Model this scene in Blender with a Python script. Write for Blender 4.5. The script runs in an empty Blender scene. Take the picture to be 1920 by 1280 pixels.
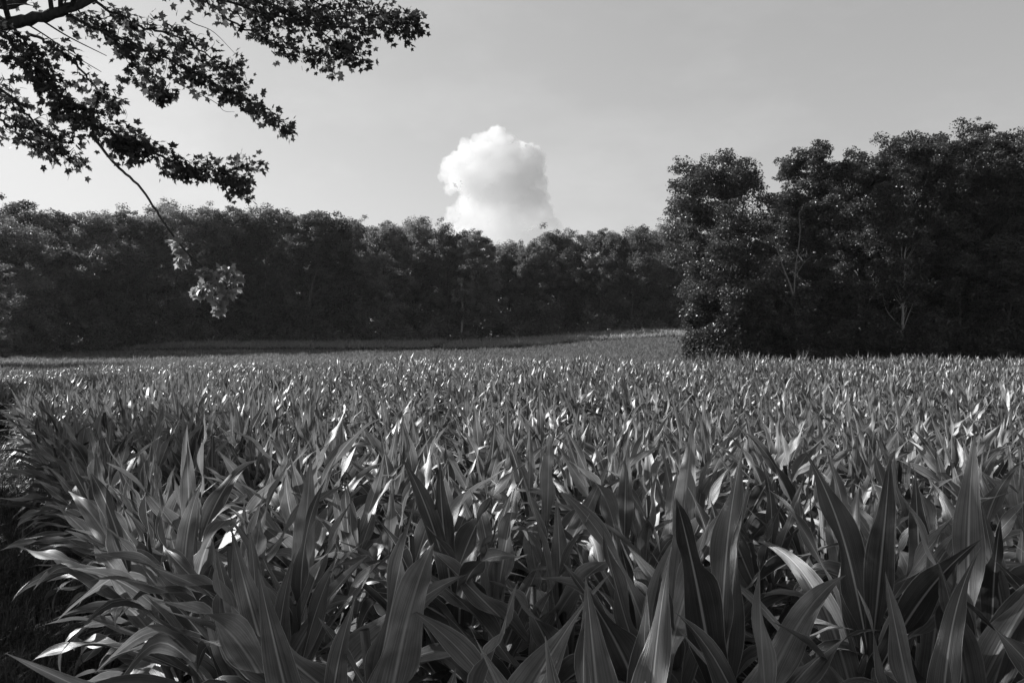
import bpy, math, random
import numpy as np
from mathutils import Vector
R = math.radians
C = bpy.context.scene.collection
scene = bpy.context.scene

# ------------------------------------------------------------------ camera, world, sun, exposure
EYE = 2.1
F_PX = 1493.0                      # focal length in pixels of a 1920 wide picture
cam_d = bpy.data.cameras.new('camera')
cam_d.sensor_width = 36.0
cam_d.lens = F_PX / 1920.0 * 36.0
cam_d.clip_start = 0.05
cam_d.clip_end = 20000
cam = bpy.data.objects.new('camera', cam_d)
C.objects.link(cam)
cam.location = (0, 0, EYE)
cam.rotation_euler = (R(90), 0, 0)
scene.camera = cam

SUN_AZ = -65.0                     # degrees, negative = left of the view direction
SUN_EL = 28.0
sun_vec = Vector((math.sin(R(SUN_AZ)) * math.cos(R(SUN_EL)), math.cos(R(SUN_AZ)) * math.cos(R(SUN_EL)), math.sin(R(SUN_EL))))
sd = bpy.data.lights.new('sun', 'SUN')
sd.energy = 5.0
sd.angle = R(0.55)
sd.color = (1, 1, 1)
sun = bpy.data.objects.new('sun', sd)
C.objects.link(sun)
sun.rotation_euler = (-sun_vec).to_track_quat('-Z', 'Y').to_euler()

world = bpy.data.worlds.new('World')
scene.world = world
world.use_nodes = True
nt = world.node_tree
nt.nodes.clear()
wo = nt.nodes.new('ShaderNodeOutputWorld')
bg = nt.nodes.new('ShaderNodeBackground')
sky = nt.nodes.new('ShaderNodeTexSky')
sky.sky_type = 'NISHITA'
sky.sun_disc = False
sky.sun_elevation = R(SUN_EL)
sky.sun_rotation = R(SUN_AZ)
sky.air_density = 1.0
sky.dust_density = 1.6
sky.ozone_density = 1.0
sky.altitude = 100
bw = nt.nodes.new('ShaderNodeRGBToBW')
pw = nt.nodes.new('ShaderNodeMath'); pw.operation = 'POWER'; pw.inputs[1].default_value = 0.54
ml = nt.nodes.new('ShaderNodeMath'); ml.operation = 'MULTIPLY'; ml.inputs[1].default_value = 3.2
nt.links.new(sky.outputs[0], bw.inputs[0])
nt.links.new(bw.outputs[0], pw.inputs[0])
nt.links.new(pw.outputs[0], ml.inputs[0])
sm = nt.nodes.new('ShaderNodeMath'); sm.operation = 'SMOOTH_MIN'; sm.inputs[1].default_value = 9.4; sm.inputs[2].default_value = 2.0
nt.links.new(ml.outputs[0], sm.inputs[0])
# faint wisps of high cloud, a thin procedural veil in the sky itself
tc = nt.nodes.new('ShaderNodeTexCoord')
mp = nt.nodes.new('ShaderNodeMapping'); mp.inputs['Scale'].default_value = (2.2, 2.2, 5.0)
ns = nt.nodes.new('ShaderNodeTexNoise'); ns.inputs['Scale'].default_value = 2.0; ns.inputs['Detail'].default_value = 9; ns.inputs['Roughness'].default_value = 0.6
cr = nt.nodes.new('ShaderNodeValToRGB'); cr.color_ramp.elements[0].position = 0.47; cr.color_ramp.elements[1].position = 0.75
cr.color_ramp.elements[0].color = (1, 1, 1, 1); cr.color_ramp.elements[1].color = (1.12, 1.12, 1.12, 1)
m2 = nt.nodes.new('ShaderNodeMath'); m2.operation = 'MULTIPLY'
nt.links.new(tc.outputs['Generated'], mp.inputs[0]); nt.links.new(mp.outputs[0], ns.inputs['Vector'])
nt.links.new(ns.outputs[0], cr.inputs[0]); nt.links.new(sm.outputs[0], m2.inputs[0]); nt.links.new(cr.outputs[0], m2.inputs[1])
# the sky deepens towards the zenith, well above what the lens sees
sxw = nt.nodes.new('ShaderNodeSeparateXYZ'); nt.links.new(tc.outputs['Generated'], sxw.inputs[0])
zen = nt.nodes.new('ShaderNodeMapRange'); zen.interpolation_type = 'SMOOTHSTEP'
zen.inputs['From Min'].default_value = .40; zen.inputs['From Max'].default_value = .9; zen.inputs['To Min'].default_value = 1.0; zen.inputs['To Max'].default_value = .4
nt.links.new(sxw.outputs[2], zen.inputs['Value'])
m3 = nt.nodes.new('ShaderNodeMath'); m3.operation = 'MULTIPLY'
nt.links.new(m2.outputs[0], m3.inputs[0]); nt.links.new(zen.outputs[0], m3.inputs[1])
nt.links.new(m3.outputs[0], bg.inputs['Color'])
bg.inputs['Strength'].default_value = 0.0502
nt.links.new(bg.outputs[0], wo.inputs[0])

vs = scene.view_settings
vs.view_transform = 'Standard'
vs.look = 'None'
vs.exposure = 0.85
vs.gamma = 1.0
vs.use_curve_mapping = False
cy = scene.cycles
cy.use_denoising = True
cy.max_bounces = 16
cy.diffuse_bounces = 3
cy.glossy_bounces = 2
cy.transmission_bounces = 4
cy.volume_bounces = 12
cy.transparent_max_bounces = 8

# ------------------------------------------------------------------ helpers
def tag(o, label=None, cat=None, group=None, kind=None):
    if label: o['label'] = label
    if cat: o['category'] = cat
    if group: o['group'] = group
    if kind: o['kind'] = kind
    return o

def empty(name, loc=(0, 0, 0), rz=0.0):
    o = bpy.data.objects.new(name, None)
    o.empty_display_size = 0.2
    C.objects.link(o)
    o.location = loc
    o.rotation_euler = (0, 0, rz)
    return o

def make_mesh(name, V, faces, mat=None, uv=None, rnd=None, smooth=True):
    """faces: list of int arrays (n,3) or (n,4); uv: (nverts,2); rnd: (nverts,)"""
    me = bpy.data.meshes.new(name)
    V = np.asarray(V, dtype=np.float32)
    faces = [np.asarray(f, dtype=np.int32) for f in faces if len(f)]
    me.vertices.add(len(V))
    me.vertices.foreach_set('co', V.ravel())
    loops = np.concatenate([f.ravel() for f in faces])
    sizes = np.concatenate([np.full(len(f), f.shape[1], dtype=np.int32) for f in faces])
    starts = np.concatenate([[0], np.cumsum(sizes)[:-1]]).astype(np.int32)
    me.loops.add(len(loops))
    me.loops.foreach_set('vertex_index', loops)
    me.polygons.add(len(sizes))
    me.polygons.foreach_set('loop_start', starts)
    me.polygons.foreach_set('use_smooth', np.full(len(sizes), smooth))
    if uv is not None:
        l = me.uv_layers.new(name='UVMap')
        l.data.foreach_set('uv', np.asarray(uv, dtype=np.float32)[loops].ravel())
    if rnd is not None:
        a = me.attributes.new('rnd', 'FLOAT', 'POINT')
        a.data.foreach_set('value', np.asarray(rnd, dtype=np.float32))
    me.update(calc_edges=True)
    if mat: me.materials.append(mat)
    return me

def add_obj(name, me, parent=None, loc=None):
    o = bpy.data.objects.new(name, me)
    C.objects.link(o)
    if parent: o.parent = parent
    if loc is not None: o.location = loc
    return o

def tube(P, rad, sides=6):
    """tube along polyline P (n,3) with radii"""
    P = np.asarray(P, float); rad = np.asarray(rad, float)
    n = len(P)
    T = np.gradient(P, axis=0)
    T /= np.linalg.norm(T, axis=1)[:, None] + 1e-9
    ref = np.array([0.31, 0.95, 0.05])
    A = np.cross(T, ref); A /= np.linalg.norm(A, axis=1)[:, None] + 1e-9
    B = np.cross(T, A)
    th = np.linspace(0, 2 * math.pi, sides, endpoint=False)
    V = P[:, None, :] + rad[:, None, None] * (np.cos(th)[None, :, None] * A[:, None, :] + np.sin(th)[None, :, None] * B[:, None, :])
    V = V.reshape(-1, 3)
    i = np.arange(n - 1)[:, None] * sides; j = np.arange(sides)[None, :]; k = (j + 1) % sides
    Fq = np.stack([i + j, i + k, i + sides + k, i + sides + j], axis=-1).reshape(-1, 4)
    return V, Fq

class Acc:
    def __init__(s): s.V = []; s.F = {}; s.n = 0; s.uv = []; s.r = []
    def add(s, V, F, uv=None, r=0.5):
        V = np.asarray(V); F = np.asarray(F) + s.n
        s.V.append(V); s.F.setdefault(F.shape[1], []).append(F)
        s.uv.append(uv if uv is not None else np.zeros((len(V), 2)))
        s.r.append(np.full(len(V), r) if np.isscalar(r) else r)
        s.n += len(V)
    def mesh(s, name, mat, smooth=True):
        return make_mesh(name, np.concatenate(s.V), [np.concatenate(f) for f in s.F.values()], mat, np.concatenate(s.uv), np.concatenate(s.r), smooth)

def bez(pts, n=24):
    """smooth polyline through control points (Catmull-Rom)"""
    P = np.asarray(pts, float)
    P = np.vstack([2 * P[0] - P[1], P, 2 * P[-1] - P[-2]])
    out = []
    m = len(P) - 3
    for t in np.linspace(0, m - 1e-6, n):
        i = int(t); f = t - i
        a, b, c, d = P[i:i + 4]
        out.append(0.5 * (2 * b + (c - a) * f + (2 * a - 5 * b + 4 * c - d) * f * f + (3 * b - a - 3 * c + d) * f ** 3))
    return np.array(out)

def pt(px, py, d):
    """photo pixel + distance ahead of the viewer -> world point"""
    return np.array([(px - 960) / F_PX * d, d, EYE - (py - 640) / F_PX * d])

# ------------------------------------------------------------------ terrain: rolling farmland
U_K = np.array([-0.95, -0.643, -0.40, -0.07, 0.228, 0.643, 0.95])
D_K = np.array([0, 3, 8, 15, 20, 28, 36, 45, 60, 75, 90, 112, 118, 136, 170, 260, 600, 2500], float)
Z_K = np.array([
    # u: far left,  px0,   px360,  px855,  px1300, px1920, right
    [0.25, 0.25, 0.28, 0.28, 0.28, 0.28, 0.2],       # 0: the viewer stands on a slight rise
    [0.08, 0.14, 0.18, 0.20, 0.22, 0.22, 0.2],       # 3
    [-0.16, -0.12, -0.06, -0.02, 0.0, 0.02, 0.0],    # 8
    [-0.34, -0.28, -0.15, -0.04, -0.04, -0.04, -.1], # 15
    [-0.46, -0.40, -0.22, 0.01, 0.01, 0.00, 0.0],    # 20
    [-0.66, -0.60, -0.40, 0.00, 0.12, 0.10, 0.05],   # 28
    [-0.86, -0.80, -0.55, -0.14, -0.10, -0.07, -.1], # 36
    [-1.00, -0.96, -0.68, -0.30, -0.60, -0.35, -.3], # 45
    [-1.10, -1.08, -0.62, -0.42, -1.45, -0.70, -.6], # 60
    [-0.98, -0.94, -0.44, -0.42, -0.85, -0.50, -.5], # 75
    [-0.70, -0.66, -0.70, -1.40, 0.32, 0.5, 0.6],    # 90
    [-0.50, -0.44, 0.17, 0.17, 1.95, 2.4, 2.6],      # 112
    [-0.60, -0.60, 0.23, 0.23, 2.04, 2.5, 2.7],      # 118
    [-0.40, -0.30, 1.50, 1.32, 3.15, 3.6, 3.8],      # 136
    [-0.00, 0.40, 2.90, 2.9, 4.7, 5.3, 5.3],         # 170
    [1, 2, 4.4, 5.4, 6.4, 7, 7],                     # 260
    [2, 2, 5, 6, 8, 8, 8],
    [2, 2, 2, 2, 2, 2, 2]], float)

def ground_z(x, y):
    x = np.asarray(x, float); y = np.asarray(y, float)
    yy = np.maximum(y, 0.0)
    u = np.clip(x / np.maximum(yy, 6.0), U_K[0], U_K[-1])
    d = np.clip(np.where(yy > 0, yy, 0), 0, D_K[-1])
    iu = np.clip(np.searchsorted(U_K, u, 'right') - 1, 0, len(U_K) - 2)
    idd = np.clip(np.searchsorted(D_K, d, 'right') - 1, 0, len(D_K) - 2)
    fu = (u - U_K[iu]) / (U_K[iu + 1] - U_K[iu]); fd = (d - D_K[idd]) / (D_K[idd + 1] - D_K[idd])
    fu = fu * fu * (3 - 2 * fu)
    z = (Z_K[idd, iu] * (1 - fu) + Z_K[idd, iu + 1] * fu) * (1 - fd) + (Z_K[idd + 1, iu] * (1 - fu) + Z_K[idd + 1, iu + 1] * fu) * fd
    return z

# ------------------------------------------------------------------ materials (the picture is monochrome)
def new_mat(name):
    m = bpy.data.materials.new(name); m.use_nodes = True
    n = m.node_tree; n.nodes.clear()
    out = n.nodes.new('ShaderNodeOutputMaterial')
    return m, n, out

def nd(n, t, **kw):
    x = n.nodes.new(t)
    for k, v in kw.items():
        setattr(x, k, v)
    return x

def leaf_material(name, lo, hi, rough=0.5, spec=0.4, trans=0.3, tcol=None, per_tree=0.0):
    m, n, out = new_mat(name)
    at = nd(n, 'ShaderNodeAttribute', attribute_name='rnd')
    mr = nd(n, 'ShaderNodeMapRange'); mr.inputs['To Min'].default_value = lo; mr.inputs['To Max'].default_value = hi
    n.links.new(at.outputs['Fac'], mr.inputs['Value'])
    oi = nd(n, 'ShaderNodeObjectInfo')
    pr = nd(n, 'ShaderNodeMapRange'); pr.inputs['To Min'].default_value = 1 - per_tree; pr.inputs['To Max'].default_value = 1 + per_tree
    n.links.new(oi.outputs['Random'], pr.inputs['Value'])
    tone = nd(n, 'ShaderNodeMath', operation='MULTIPLY'); n.links.new(mr.outputs[0], tone.inputs[0]); n.links.new(pr.outputs[0], tone.inputs[1])
    mr = tone
    b = nd(n, 'ShaderNodeBsdfPrincipled')
    n.links.new(mr.outputs[0], b.inputs['Base Color'])
    b.inputs['Roughness'].default_value = rough
    b.inputs['Specular IOR Level'].default_value = spec
    t = nd(n, 'ShaderNodeBsdfTranslucent')
    mt = nd(n, 'ShaderNodeMath', operation='MULTIPLY'); mt.inputs[1].default_value = tcol or 1.6
    n.links.new(mr.outputs[0], mt.inputs[0]); n.links.new(mt.outputs[0], t.inputs['Color'])
    mx = nd(n, 'ShaderNodeMixShader'); mx.inputs[0].default_value = trans
    n.links.new(b.outputs[0], mx.inputs[1]); n.links.new(t.outputs[0], mx.inputs[2])
    n.links.new(mx.outputs[0], out.inputs[0])
    return m

def bark_material(name, lo, hi, scale=6.0):
    m, n, out = new_mat(name)
    tcn = nd(n, 'ShaderNodeTexCoord'); mpn = nd(n, 'ShaderNodeMapping'); mpn.inputs['Scale'].default_value = (scale * 3, scale * 3, scale * .6)
    no = nd(n, 'ShaderNodeTexNoise'); no.inputs['Scale'].default_value = 1.0; no.inputs['Detail'].default_value = 8
    rp = nd(n, 'ShaderNodeMapRange'); rp.inputs['From Min'].default_value = .3; rp.inputs['From Max'].default_value = .7
    rp.inputs['To Min'].default_value = lo; rp.inputs['To Max'].default_value = hi
    b = nd(n, 'ShaderNodeBsdfPrincipled'); b.inputs['Roughness'].default_value = .9; b.inputs['Specular IOR Level'].default_value = .2
    bu = nd(n, 'ShaderNodeBump'); bu.inputs['Strength'].default_value = .7; bu.inputs['Distance'].default_value = .02
    n.links.new(tcn.outputs['Object'], mpn.inputs[0]); n.links.new(mpn.outputs[0], no.inputs['Vector'])
    n.links.new(no.outputs[0], rp.inputs['Value']); n.links.new(rp.outputs[0], b.inputs['Base Color'])
    n.links.new(no.outputs[0], bu.inputs['Height']); n.links.new(bu.outputs[0], b.inputs['Normal'])
    n.links.new(b.outputs[0], out.inputs[0])
    return m

def corn_leaf_material():
    m, n, out = new_mat('corn_leaf')
    uv = nd(n, 'ShaderNodeUVMap'); sp = nd(n, 'ShaderNodeSeparateXYZ'); n.links.new(uv.outputs[0], sp.inputs[0])
    at = nd(n, 'ShaderNodeAttribute', attribute_name='rnd')
    mr = nd(n, 'ShaderNodeMapRange'); mr.inputs['To Min'].default_value = 0.04; mr.inputs['To Max'].default_value = 0.185
    n.links.new(at.outputs['Fac'], mr.inputs['Value'])
    # parallel veins across u
    cmb = nd(n, 'ShaderNodeCombineXYZ')
    s1 = nd(n, 'ShaderNodeMath', operation='MULTIPLY'); s1.inputs[1].default_value = 34.0
    s2 = nd(n, 'ShaderNodeMath', operation='MULTIPLY'); s2.inputs[1].default_value = 1.6
    n.links.new(sp.outputs[0], s1.inputs[0]); n.links.new(sp.outputs[1], s2.inputs[0])
    n.links.new(s1.outputs[0], cmb.inputs[0]); n.links.new(s2.outputs[0], cmb.inputs[1]); n.links.new(at.outputs['Fac'], cmb.inputs[2])
    vein = nd(n, 'ShaderNodeTexNoise'); vein.inputs['Scale'].default_value = 1.0; vein.inputs['Detail'].default_value = 3
    n.links.new(cmb.outputs[0], vein.inputs['Vector'])
    vr = nd(n, 'ShaderNodeMapRange'); vr.inputs['From Min'].default_value = .3; vr.inputs['From Max'].default_value = .7
    vr.inputs['To Min'].default_value = .6; vr.inputs['To Max'].default_value = 1.5
    n.links.new(vein.outputs[0], vr.inputs['Value'])
    # blotches
    tco = nd(n, 'ShaderNodeTexCoord'); bl = nd(n, 'ShaderNodeTexNoise'); bl.inputs['Scale'].default_value = 14; bl.inputs['Detail'].default_value = 5
    n.links.new(tco.outputs['Object'], bl.inputs['Vector'])
    br = nd(n, 'ShaderNodeMapRange'); br.inputs['From Min'].default_value = .3; br.inputs['From Max'].default_value = .7
    br.inputs['To Min'].default_value = .72; br.inputs['To Max'].default_value = 1.28
    n.links.new(bl.outputs[0], br.inputs['Value'])
    a1 = nd(n, 'ShaderNodeMath', operation='MULTIPLY'); n.links.new(mr.outputs[0], a1.inputs[0]); n.links.new(vr.outputs[0], a1.inputs[1])
    a2 = nd(n, 'ShaderNodeMath', operation='MULTIPLY'); n.links.new(a1.outputs[0], a2.inputs[0]); n.links.new(br.outputs[0], a2.inputs[1])
    # midrib: |u-0.5| < .035 paler ; thin margin painted pale as a backlit rim
    c0 = nd(n, 'ShaderNodeMath', operation='SUBTRACT'); c0.inputs[1].default_value = .5; n.links.new(sp.outputs[0], c0.inputs[0])
    ab = nd(n, 'ShaderNodeMath', operation='ABSOLUTE'); n.links.new(c0.outputs[0], ab.inputs[0])
    rib = nd(n, 'ShaderNodeMapRange'); rib.inputs['From Min'].default_value = .018; rib.inputs['From Max'].default_value = .045
    rib.inputs['To Min'].default_value = 1.0; rib.inputs['To Max'].default_value = 0.0
    n.links.new(ab.outputs[0], rib.inputs['Value'])
    edg = nd(n, 'ShaderNodeMapRange'); edg.inputs['From Min'].default_value = .478; edg.inputs['From Max'].default_value = .495
    n.links.new(ab.outputs[0], edg.inputs['Value'])
    mxx = nd(n, 'ShaderNodeMath', operation='MAXIMUM'); n.links.new(rib.outputs[0], mxx.inputs[0]); n.links.new(edg.outputs[0], mxx.inputs[1])
    mix = nd(n, 'ShaderNodeMix', data_type='FLOAT'); n.links.new(mxx.outputs[0], mix.inputs[0]); n.links.new(a2.outputs[0], mix.inputs[2]); mix.inputs[3].default_value = .34
    # dry pale tips
    tip = nd(n, 'ShaderNodeMapRange'); tip.inputs['From Min'].default_value = .93; tip.inputs['From Max'].default_value = 1.0
    tip.inputs['To Max'].default_value = .8
    n.links.new(sp.outputs[1], tip.inputs['Value'])
    mix2 = nd(n, 'ShaderNodeMix', data_type='FLOAT'); n.links.new(tip.outputs[0], mix2.inputs[0]); n.links.new(mix.outputs[0], mix2.inputs[2]); mix2.inputs[3].default_value = .2
    b = nd(n, 'ShaderNodeBsdfPrincipled')
    n.links.new(mix2.outputs[0], b.inputs['Base Color'])
    rr = nd(n, 'ShaderNodeMapRange'); rr.inputs['To Min'].default_value = .34; rr.inputs['To Max'].default_value = .52
    n.links.new(vein.outputs[0], rr.inputs['Value']); n.links.new(rr.outputs[0], b.inputs['Roughness'])
    b.inputs['Specular IOR Level'].default_value = .75
    bu = nd(n, 'ShaderNodeBump'); bu.inputs['Strength'].default_value = .5; bu.inputs['Distance'].default_value = .003
    n.links.new(vein.outputs[0], bu.inputs['Height']); n.links.new(bu.outputs[0], b.inputs['Normal'])
    t = nd(n, 'ShaderNodeBsdfTranslucent')
    mt = nd(n, 'ShaderNodeMath', operation='MULTIPLY'); mt.inputs[1].default_value = 1.5
    n.links.new(mix2.outputs[0], mt.inputs[0]); n.links.new(mt.outputs[0], t.inputs['Color'])
    mx = nd(n, 'ShaderNodeMixShader'); mx.inputs[0].default_value = .24
    n.links.new(b.outputs[0], mx.inputs[1]); n.links.new(t.outputs[0], mx.inputs[2])
    n.links.new(mx.outputs[0], out.inputs[0])
    return m

def ground_material():
    m, n, out = new_mat('soil_and_grass')
    tcn = nd(n, 'ShaderNodeTexCoord')
    n1 = nd(n, 'ShaderNodeTexNoise'); n1.inputs['Scale'].default_value = .35; n1.inputs['Detail'].default_value = 8
    n2 = nd(n, 'ShaderNodeTexNoise'); n2.inputs['Scale'].default_value = 18; n2.inputs['Detail'].default_value = 8; n2.inputs['Roughness'].default_value = .7
    n.links.new(tcn.outputs['Object'], n1.inputs['Vector']); n.links.new(tcn.outputs['Object'], n2.inputs['Vector'])
    r1 = nd(n, 'ShaderNodeMapRange'); r1.inputs['From Min'].default_value = .3; r1.inputs['From Max'].default_value = .7; r1.inputs['To Min'].default_value = .035; r1.inputs['To Max'].default_value = .075
    r2 = nd(n, 'ShaderNodeMapRange'); r2.inputs['From Min'].default_value = .3; r2.inputs['From Max'].default_value = .7; r2.inputs['To Min'].default_value = .6; r2.inputs['To Max'].default_value = 1.4
    n.links.new(n1.outputs[0], r1.inputs['Value']); n.links.new(n2.outputs[0], r2.inputs['Value'])
    mu = nd(n, 'ShaderNodeMath', operation='MULTIPLY'); n.links.new(r1.outputs[0], mu.inputs[0]); n.links.new(r2.outputs[0], mu.inputs[1])
    b = nd(n, 'ShaderNodeBsdfPrincipled'); b.inputs['Roughness'].default_value = .95; b.inputs['Specular IOR Level'].default_value = .1
    bu = nd(n, 'ShaderNodeBump'); bu.inputs['Strength'].default_value = .8; bu.inputs['Distance'].default_value = .04
    n.links.new(n2.outputs[0], bu.inputs['Height']); n.links.new(bu.outputs[0], b.inputs['Normal'])
    n.links.new(mu.outputs[0], b.inputs['Base Color']); n.links.new(b.outputs[0], out.inputs[0])
    return m

M_CORN = corn_leaf_material()
M_STALK = leaf_material('corn_stalk', .07, .11, rough=.5, trans=0.0)
M_GROUND = ground_material()
M_GRASS = leaf_material('grass_blade', .03, .085, rough=.5, spec=.3, trans=.3)
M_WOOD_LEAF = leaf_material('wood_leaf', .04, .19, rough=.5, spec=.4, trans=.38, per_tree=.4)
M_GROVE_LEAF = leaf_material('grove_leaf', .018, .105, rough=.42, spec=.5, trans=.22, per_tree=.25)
M_MAPLE_LEAF = leaf_material('maple_leaf', .03, .09, rough=.6, spec=.15, trans=.35, tcol=1.5)
M_BARK = bark_material('bark', .05, .13)
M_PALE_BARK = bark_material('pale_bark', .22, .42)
M_DARK_BARK = bark_material('maple_bark', .03, .07, 14)

# ------------------------------------------------------------------ ground sheet
def build_ground():
    ys = np.concatenate([np.array([-60, -30, -15, -8, -4, -2]), np.arange(0, 40, .8), np.arange(40, 180, 2.5), np.array([185, 200, 230, 260, 320, 420, 600, 1000, 1800, 2500])])
    us = np.concatenate([np.array([-1.8, -1.2]), np.linspace(-.95, .95, 90), np.array([1.2, 1.8])])
    V = []
    for y in ys:
        w = max(y, 14.0) if y >= 0 else 40
        x = us * w
        z = ground_z(x, np.full_like(x, y))
        bump = .03 * np.sin(x * .9 + y * .31) * np.cos(y * .7 - x * .2)
        V.append(np.stack([x, np.full_like(x, y), z + bump * (y < 100)], 1))
    V = np.concatenate(V)
    nu = len(us); ny = len(ys)
    i = np.arange(ny - 1)[:, None] * nu; j = np.arange(nu - 1)[None, :]
    Fq = np.stack([i + j, i + j + 1, i + nu + j + 1, i + nu + j], -1).reshape(-1, 4)
    g = add_obj('ground', make_mesh('ground', V, [Fq], M_GROUND))
    tag(g, kind='structure')
build_ground()

# ------------------------------------------------------------------ corn
def corn_leaf(rng, hb, phi, L, W, a0, bend, p, segs, across, wave=1.0, twist=0.0, drift=0.0, kink=None):
    """one blade: returns V, F, uv"""
    s = np.linspace(0, 1, segs + 1)
    al = a0 + bend * s ** p
    if kink is not None:
        al = al + kink[1] / (1 + np.exp(-(s - kink[0]) * 28))
    ph = phi + drift * s ** 1.3
    ds = L / segs
    dr = np.sin(al) * ds; dz = np.cos(al) * ds
    x = np.concatenate([[0], np.cumsum(dr[:-1] * np.cos(ph[:-1]))]); y = np.concatenate([[0], np.cumsum(dr[:-1] * np.sin(ph[:-1]))])
    z = hb + np.concatenate([[0], np.cumsum(dz[:-1])])
    x = x + np.cos(phi) * .012; y = y + np.sin(phi) * .012
    cen = np.stack([x, y, z], 1)
    T = np.stack([np.sin(al) * np.cos(ph), np.sin(al) * np.sin(ph), np.cos(al)], 1)
    S = np.stack([-np.sin(ph), np.cos(ph), np.zeros_like(ph)], 1)
    N = np.cross(T, S)                                   # upper side of the blade
    tw = twist * s ** 1.2 + rng.normal(0, .06)
    S2 = S * np.cos(tw)[:, None] + N * np.sin(tw)[:, None]
    N2 = -S * np.sin(tw)[:, None] + N * np.cos(tw)[:, None]
    w = W * np.clip(1 - s ** 2.2, 0, 1) ** 1.15 * (.5 + .5 * np.sin(np.minimum(s / .42, 1) * math.pi / 2))
    w[-1] = .0006
    v = np.linspace(-1, 1, across)
    gut = np.interp(s, [0, .25, .7, 1], [.62, .34, .16, .25])
    f1, f2 = rng.uniform(9, 15), rng.uniform(9, 15); p1, p2 = rng.uniform(0, 6, 2)
    amp = wave * W * .22 * np.clip(s * 4, 0, 1) * np.clip((1 - s) * 3, 0, 1)
    V = []
    for k, t in enumerate(v):
        und = amp * abs(t) ** 2 * (np.sin(s * f1 + p1) if t < 0 else np.sin(s * f2 + p2))
        off = S2 * (t * w / 2 * np.cos(gut * abs(t)))[:, None] + N2 * (-abs(t) * w / 2 * np.sin(gut) * -1 + und)[:, None]
        V.append(cen + off)
    V = np.stack(V, 1).reshape(-1, 3)
    uv = np.stack([np.tile((v + 1) / 2, segs + 1), np.repeat(s, across)], 1)
    i = np.arange(segs)[:, None] * across; j = np.arange(across - 1)[None, :]
    Fq = np.stack([i + j, i + j + 1, i + across + j + 1, i + across + j], -1).reshape(-1, 4)
    return V, Fq, uv

def corn_plant_pieces(seed, lod):
    """lod 0 close, 1 middle, 2 far, 3 farthest: returns (stalk piece, [leaf pieces])"""
    rng = np.random.default_rng(seed)
    n = [12, 11, 8, 6][lod]
    segs = [22, 12, 5, 3][lod]; across = [7, 3, 3, 2][lod]
    lo_h = [0.12, .2, .5, .75][lod]
    top = .86 + rng.uniform(-.06, .06)
    phi0 = rng.uniform(0, 2 * math.pi)
    leaves = []
    for i in range(n):
        f = i / (n - 1)
        hb = lo_h + (top - lo_h) * f ** .9
        phi = phi0 + math.pi * i + rng.normal(0, .38)
        L = (0.66 + rng.uniform(-.10, .10)) * (1.0 - .5 * max(0, f - .55) / .45 * .62) * (0.75 + .25 * min(1, f / .3))
        W = (0.113 + rng.uniform(-.028, .014)) * (1 - .26 * max(0, f - .6) / .4)
        a0 = np.interp(f, [0, .4, .75, 1], [1.10, .86, .60, .28]) + rng.normal(0, .26)
        bend = np.interp(f, [0, .4, .75, 1], [1.3, 1.05, .6, .25]) * rng.uniform(.2, 1.8) + rng.normal(0, .06)
        p = rng.uniform(1.2, 2.2)
        kink = None
        if rng.random() < .16 and f < .85: kink = (rng.uniform(.5, .75), rng.uniform(.5, 1.3))
        leaves.append((corn_leaf(rng, hb, phi, L, W * (1, 1, 1.0, .75)[lod], max(a0, .02), bend, p, segs, across,
                                 wave=1.0 if lod < 2 else .5, twist=rng.normal(0, .8), drift=rng.normal(0, .45), kink=kink), rng.random()))
    P = np.array([[0, 0, 0], [rng.normal(0, .006), rng.normal(0, .006), .5], [0, 0, 1.0], [0, 0, top + .06]])
    st = tube(P, [.016, .013, .010, .003], [8, 5, 3, 3][lod])
    return st, leaves

def joined(seed, lod):
    st, leaves = corn_plant_pieces(seed, lod)
    a = Acc()
    if lod < 2: a.add(st[0], st[1], np.tile([.3, .2], (len(st[0]), 1)), .6)
    for (V, Fq, uv), r in leaves: a.add(V, Fq, uv, r)
    return np.concatenate(a.V), np.concatenate(a.F[4]), np.concatenate(a.uv), np.concatenate(a.r)

EDGE = lambda y: 0.92 - 0.653 * y                   # left edge of the corn beside the grass verge

def in_main(x, y):
    u = x / np.maximum(y, .1)
    ok = (y > .95) & (np.abs(x) < .74 * y + 2.0)
    e = EDGE(y)
    e = np.where(y > 22.5, -.95 * y, e)
    ok &= x > e
    lim = np.where(u > .222, 47 + 4 * np.sin(x * .3), 112.0 + 2.5 * u)
    return ok & (y < lim)

def in_strip(x, y):
    u = x / np.maximum(y, .1)
    far = np.interp(u, [-.56, -.5, -.3, -.1, .25], [119, 123, 134, 134, 137])
    gap = np.abs(u + .085 - (y - 126) * .0016) < .006
    return (y > 117.5) & (y < far) & (u > -.56) & (u < .245) & ~gap

def rows(y0, y1, row, step, jit, seed):
    """planting points in rows parallel to the verge"""
    rng = np.random.default_rng(seed)
    dirv = np.array([-.5467, .8373]); nv = np.array([.8373, .5467])
    L = y1 * 1.3
    s = np.arange(-L * .75, L * 1.3, step); t = row * np.arange(-int(L * .8 / row), int(L * 1.2 / row))
    S, T = np.meshgrid(s, t)
    S = S + rng.normal(0, jit, S.shape); T = T + rng.normal(0, jit * .35, T.shape) + .82

    x = S * dirv[0] + T * nv[0]; y = S * dirv[1] + T * nv[1]
    m = (y >= y0) & (y < y1) & (np.abs(x) < .8 * y + 3)
    return x[m], y[m]

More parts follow.
